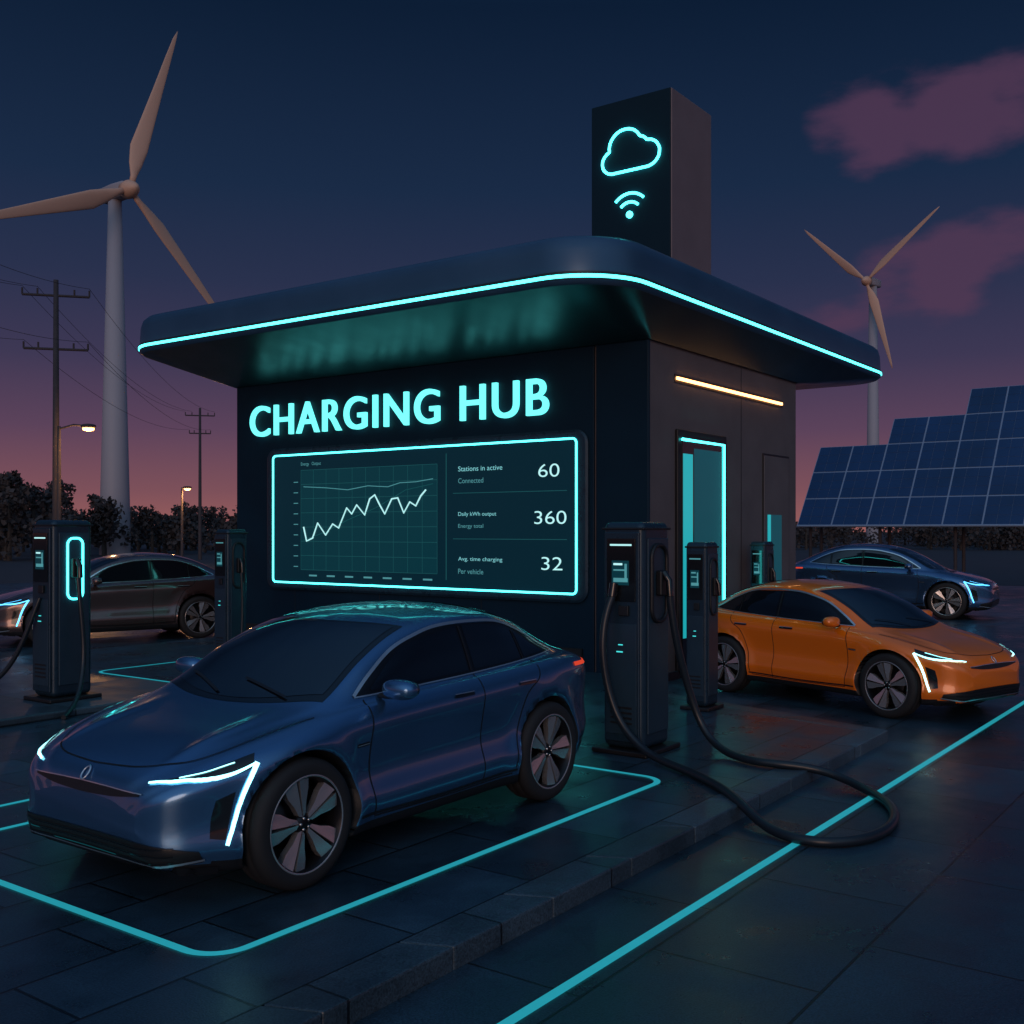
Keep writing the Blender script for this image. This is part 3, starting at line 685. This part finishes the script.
def mkmesh(acc,name,mats):
    me=bpy.data.meshes.new(name); me.from_pydata(acc.V,[],acc.F)
    for m in mats: me.materials.append(m)
    me.polygons.foreach_set('material_index',acc.m); me.polygons.foreach_set('use_smooth',acc.sm); me.update(); return me
wheelme=mkmesh(Wl,'wheel',[M['rubber'],M['rim'],M['rimdark'],M['black']])
def paintmat(name,col,rough=.24,metal=.75):
    return mat(name,col,rough=rough,metal=metal,coat=1.0)
def car(loc,rz,scale,paint,head):
    R=empty('electric_car',loc,rz,scale)
    V_,F_,mi_=bodydata
    mobj('body',V_,F_,[paint,M['black']],midx=mi_,smooth=True,parent=R)
    me=mkmesh(A,'glazing_lights_trim',[M['glass'],M['gloss'],M['chrome'],head,M['tail'],M['black'],paint,M['seam']])
    link(bpy.data.objects.new('glazing_lights_trim',me),R)
    for wx in WX:
        for sg in (-1,1):
            wo=bpy.data.objects.new('wheel',wheelme); wo.location=(wx,sg*.845,WR); 
            wo.rotation_euler=(0,random.uniform(0,1.2),0 if sg<0 else math.pi); link(wo,R)
    return R
car((3.69,5.88,0),0,(1,1.06,1),paintmat('paint_blue',(0.075,0.20,0.39)),M['head'])
car((14.03,2.90,-0.12),math.atan2(.953,.303),1,paintmat('paint_orange',(1.0,0.20,0.003),metal=.08,rough=.3),M['head'])
car((11.2,21.2,-0.12),math.radians(-19),1.13,paintmat('paint_bronze',(0.17,0.10,0.09)),M['headblue'])
car((30.1,6.2,-0.12),math.radians(94.6),1.2,paintmat('paint_navy',(0.07,0.16,0.32)),M['headblue'])

# =================== WIND TURBINES
def turbine(px,d,hubz,R,yaw,angs,tb,tt):
    base=P(px,d,0); Rt=empty('wind_turbine',(base[0],base[1],-0.12),0)
    V_,F_=lathe([(tb,0),(tb*.97,hubz*.1),(tt,hubz-.6),(0,hubz-.6)],32); mobj('tower',V_,F_,M['turb2'],smooth=True,parent=Rt)
    toc=Vector((-base[0],-base[1],0)).normalized(); toc=Matrix.Rotation(yaw,3,'Z')@toc
    right=Vector((0,0,1)).cross(toc)
    cr_=Vector(W(1,0,0)); 
    if right.dot(cr_)<0: right=-right
    up=Vector((0,0,1)); hz=hubz; c=toc*(tt+1.3)
    def T_(a,b,cc): return (c+right*a+up*(b)+toc*cc)+Vector((0,0,hz))
    lo=[]
    for q,s_ in ((-3.8,.5),(-3.5,.8),(-1.5,.9),(0.2,.85),(.6,.65)):
        lo.append([T_(a*s_,b*s_+.1,q-.2)[:] for a,b in rrect(-.8,.8,-.8,.8,.35,5)])
    loft('nacelle',lo,M['turb2'],parent=Rt)
    hub=[]
    for q,r in ((-.1,.8),(.6,.85),(1.2,.6),(1.6,.28),(1.7,.02)):
        hub.append([T_(r*math.cos(t),r*math.sin(t),q)[:] for t in np.linspace(0,2*math.pi,20,endpoint=False)])
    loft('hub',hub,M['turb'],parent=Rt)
    for an in angs:
        a=math.radians(an); dirv=right*math.sin(a)+up*math.cos(a); side_=right*math.cos(a)-up*math.sin(a)
        lo=[]
        for t,ch,th,tw in ((0,.5,.45,0),(.05,.55,.45,.1),(.12,1.1,.38,.35),(.22,1.55,.30,.28),(.4,1.25,.2,.18),(.6,.92,.14,.10),(.8,.62,.08,.05),(.94,.36,.05,.02),(1,.08,.02,0)):
            k=R/16; L_=[]
            for q in np.linspace(0,2*math.pi,16,endpoint=False):
                xx=math.cos(q)*ch/2*k-(ch-.55)*.22*k; yy=math.sin(q)*th/2*k
                xr=xx*math.cos(tw)-yy*math.sin(tw); yr=xx*math.sin(tw)+yy*math.cos(tw)
                p=c+Vector((0,0,hz))+toc*(.5+yr)+dirv*(.5+t*(R-.5))+side_*xr
                L_.append(p[:])
            lo.append(L_)
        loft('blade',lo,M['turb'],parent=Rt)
turbine(115,100,33.7,17.2,math.radians(32),(17,135,247),1.4,.6)
turbine(873,183,44.5,16.0,math.radians(-26),(51,163,313),1.2,.65)

# =================== UTILITY POLES + LAMPS
def upole(px,d,top,arms):
    b=P(px,d,0); R=empty('utility_pole',(b[0],b[1],-0.12))
    V_,F_=lathe([(.15,0),(.09,top),(0,top)],12); mobj('pole',V_,F_,M['pole'],parent=R,smooth=True)
    r=Vector(W(1,.25,0)).normalized(); ends=[]
    for z,wd in arms:
        a=-r*wd; c=r*wd
        tube('crossarm',[(a.x,a.y,z),(c.x,c.y,z)],.05,M['pole'],parent=R)
        for q in (-1,-.55,.55,1):
            e=r*wd*q; tube('insulator',[(e.x,e.y,z),(e.x,e.y,z+.25)],.035,M['pole'],parent=R)
            ends.append((b[0]+e.x,b[1]+e.y,z+.2))
    return R,ends,r
R1,E1,r1=upole(56,41,11.9,((11.3,1.2),(9.25,1.15)))
R2,E2,r2=upole(200,84,11.9,((11.3,1.1),(9.9,.8)))
R3,E3,r3=upole(-260,26,11.9,((11.3,1.2),(9.25,1.15)))
Rw=empty('power_lines')
def wire(a,b,sag):
    pts=[(a[0]+(b[0]-a[0])*t,a[1]+(b[1]-a[1])*t,a[2]+(b[2]-a[2])*t-4*sag*t*(1-t)) for t in np.linspace(0,1,24)]
    tube('wire',pts,.009,M['pole'],parent=Rw,res=1)
for i in (0,1,3,4,7):
    wire(E1[i],E2[i],1.0); wire(E3[i],E1[i],.6)
def lamp(px,d,h,arm,energy):
    b=P(px,d,0); R=empty('street_lamp',(b[0],b[1],-0.12)); r=Vector(W(1,0,0))*arm
    V_,F_=lathe([(.10,0),(.06,h),(0,h)],12); mobj('post',V_,F_,M['pole'],parent=R,smooth=True)
    tube('arm',[(0,0,h-.1),(r.x*.5,r.y*.5,h+.05),(r.x,r.y,h)],.04,M['pole'],parent=R)
    V_,F_=ell((r.x,r.y,h),(.26,.26,.09)); mobj('lamp_head',V_,F_,M['pole'],parent=R,smooth=True)
    V_,F_=ell((r.x,r.y,h-.08),(.20,.20,.10)); mobj('lamp_glass',V_,F_,M['lampglow'],parent=R,smooth=True)
    l=bpy.data.lights.new('lamp_light','POINT'); l.energy=energy; l.color=(1,.5,.2); l.shadow_soft_size=.2
    lo_=bpy.data.objects.new('lamp_light',l); lo_.location=(r.x,r.y,h-.35); link(lo_,R)
lamp(59,40,6.2,1.1,150)
lamp(182,70,5.1,.35,150)

# =================== SOLAR ARRAY
S=empty('solar_panel_array')
org=Vector(P(797,40,2.35)); rdir=Vector(W(.8,-.6,0)); ldir=Vector(W(.6,.8,0)); sl_=(ldir*.62+Vector((0,0,.80))).normalized(); nn=rdir.cross(sl_).normalized()
if nn.z<0: nn=-nn
ax=Acc(); cw,ch=1.3,1.3
rowsn=[3,3,4,4,5,5,5,5,5,5,5]
def quad(acc,u0,u1,v0,v1,off,m): acc.add([(org+rdir*u+sl_*v+nn*off)[:] for u,v in ((u0,v0),(u1,v0),(u1,v1),(u0,v1))],[(0,1,2,3)],m,False)
for c_,rn in enumerate(rowsn):
    quad(ax,c_*cw,(c_+1)*cw,0,rn*ch,0,1)
    quad(ax,c_*cw,(c_+1)*cw,0,rn*ch,-.06,2)
    for r_ in range(rn):
        for q in range(3):
            for p_ in range(3):
                a0=c_*cw+.025+q*(cw-.05)/3; b0=r_*ch+.025+p_*(ch-.05)/3
                quad(ax,a0+.004,a0+(cw-.05)/3-.004,b0+.004,b0+(ch-.05)/3-.004,.012,0)
me=mkmesh(ax,'panels',[M['solar'],M['solarf'],M['black']]); link(bpy.data.objects.new('panels',me),S)
for c_ in range(0,12,2):
    for v_ in (.8,2.6):
        p=org+rdir*(c_*cw+.3)+sl_*v_-nn*.1
        tube('support_post',[(p.x,p.y,p.z),(p.x,p.y,-.12)],.06,M['pole'],parent=S)
tube('edge_rail',[(org)[:],(org+rdir*cw*11)[:]],.05,M['solarf'],parent=S)

# =================== DISTANT TREES
tv=[];tf_=[];tm=[]
def addq(c,s,m):
    a=rng.randn(3); a/=np.linalg.norm(a); b=np.cross(a,rng.randn(3)); b/=np.linalg.norm(b)
    n=len(tv); c=np.array(c)
    for q in (a*s,b*s,-a*s*.9,-b*s*.8): tv.append(tuple(c+q))
    tf_.append((n,n+1,n+2,n+3)); tm.append(m)
def tree(px,d,h,wd):
    b=np.array(P(px,d,-.12))
    n=len(tv)
    for k in range(6):
        a=2*math.pi*k/6; tv.append((b[0]+.2*math.cos(a),b[1]+.2*math.sin(a),-.12))
    for k in range(6):
        a=2*math.pi*k/6; tv.append((b[0]+.1*math.cos(a),b[1]+.1*math.sin(a),h*.7))
    for k in range(6): tf_.append((n+k,n+(k+1)%6,n+6+(k+1)%6,n+6+k)); tm.append(1)
    for c in range(rng.randint(9,14)):
        t=rng.rand(); cc=b+np.array([rng.randn()*wd*.35*(1.1-t*.6),rng.randn()*wd*.35*(1.1-t*.6),h*(.22+.72*t)])
        r=wd*(.22+.16*rng.rand())*(1.1-.5*t)
        for q in range(48):
            v_=rng.randn(3); v_/=np.linalg.norm(v_); addq(cc+v_*r*rng.rand()**.4,.12+.17*rng.rand(),0)
for i in range(60):
    px=rng.uniform(-60,260); d=rng.uniform(95,150); env=1.0 if px<60 else (.68 if px<110 else .54)
    tree(px,d,(3.6+rng.rand()*2.8)*env*d/100+1.2,rng.uniform(3,5))
for i in range(6): tree(rng.uniform(-20,35),rng.uniform(80,95),5.6+rng.rand()*1.2,3.6)
for i in range(34): 
    px=rng.uniform(780,1120); d=rng.uniform(120,170); tree(px,d,2.6+rng.rand()*1.5,rng.uniform(4,6))
mobj('distant_trees',tv,tf_,[M['leaf'],M['trunk']],midx=tm)
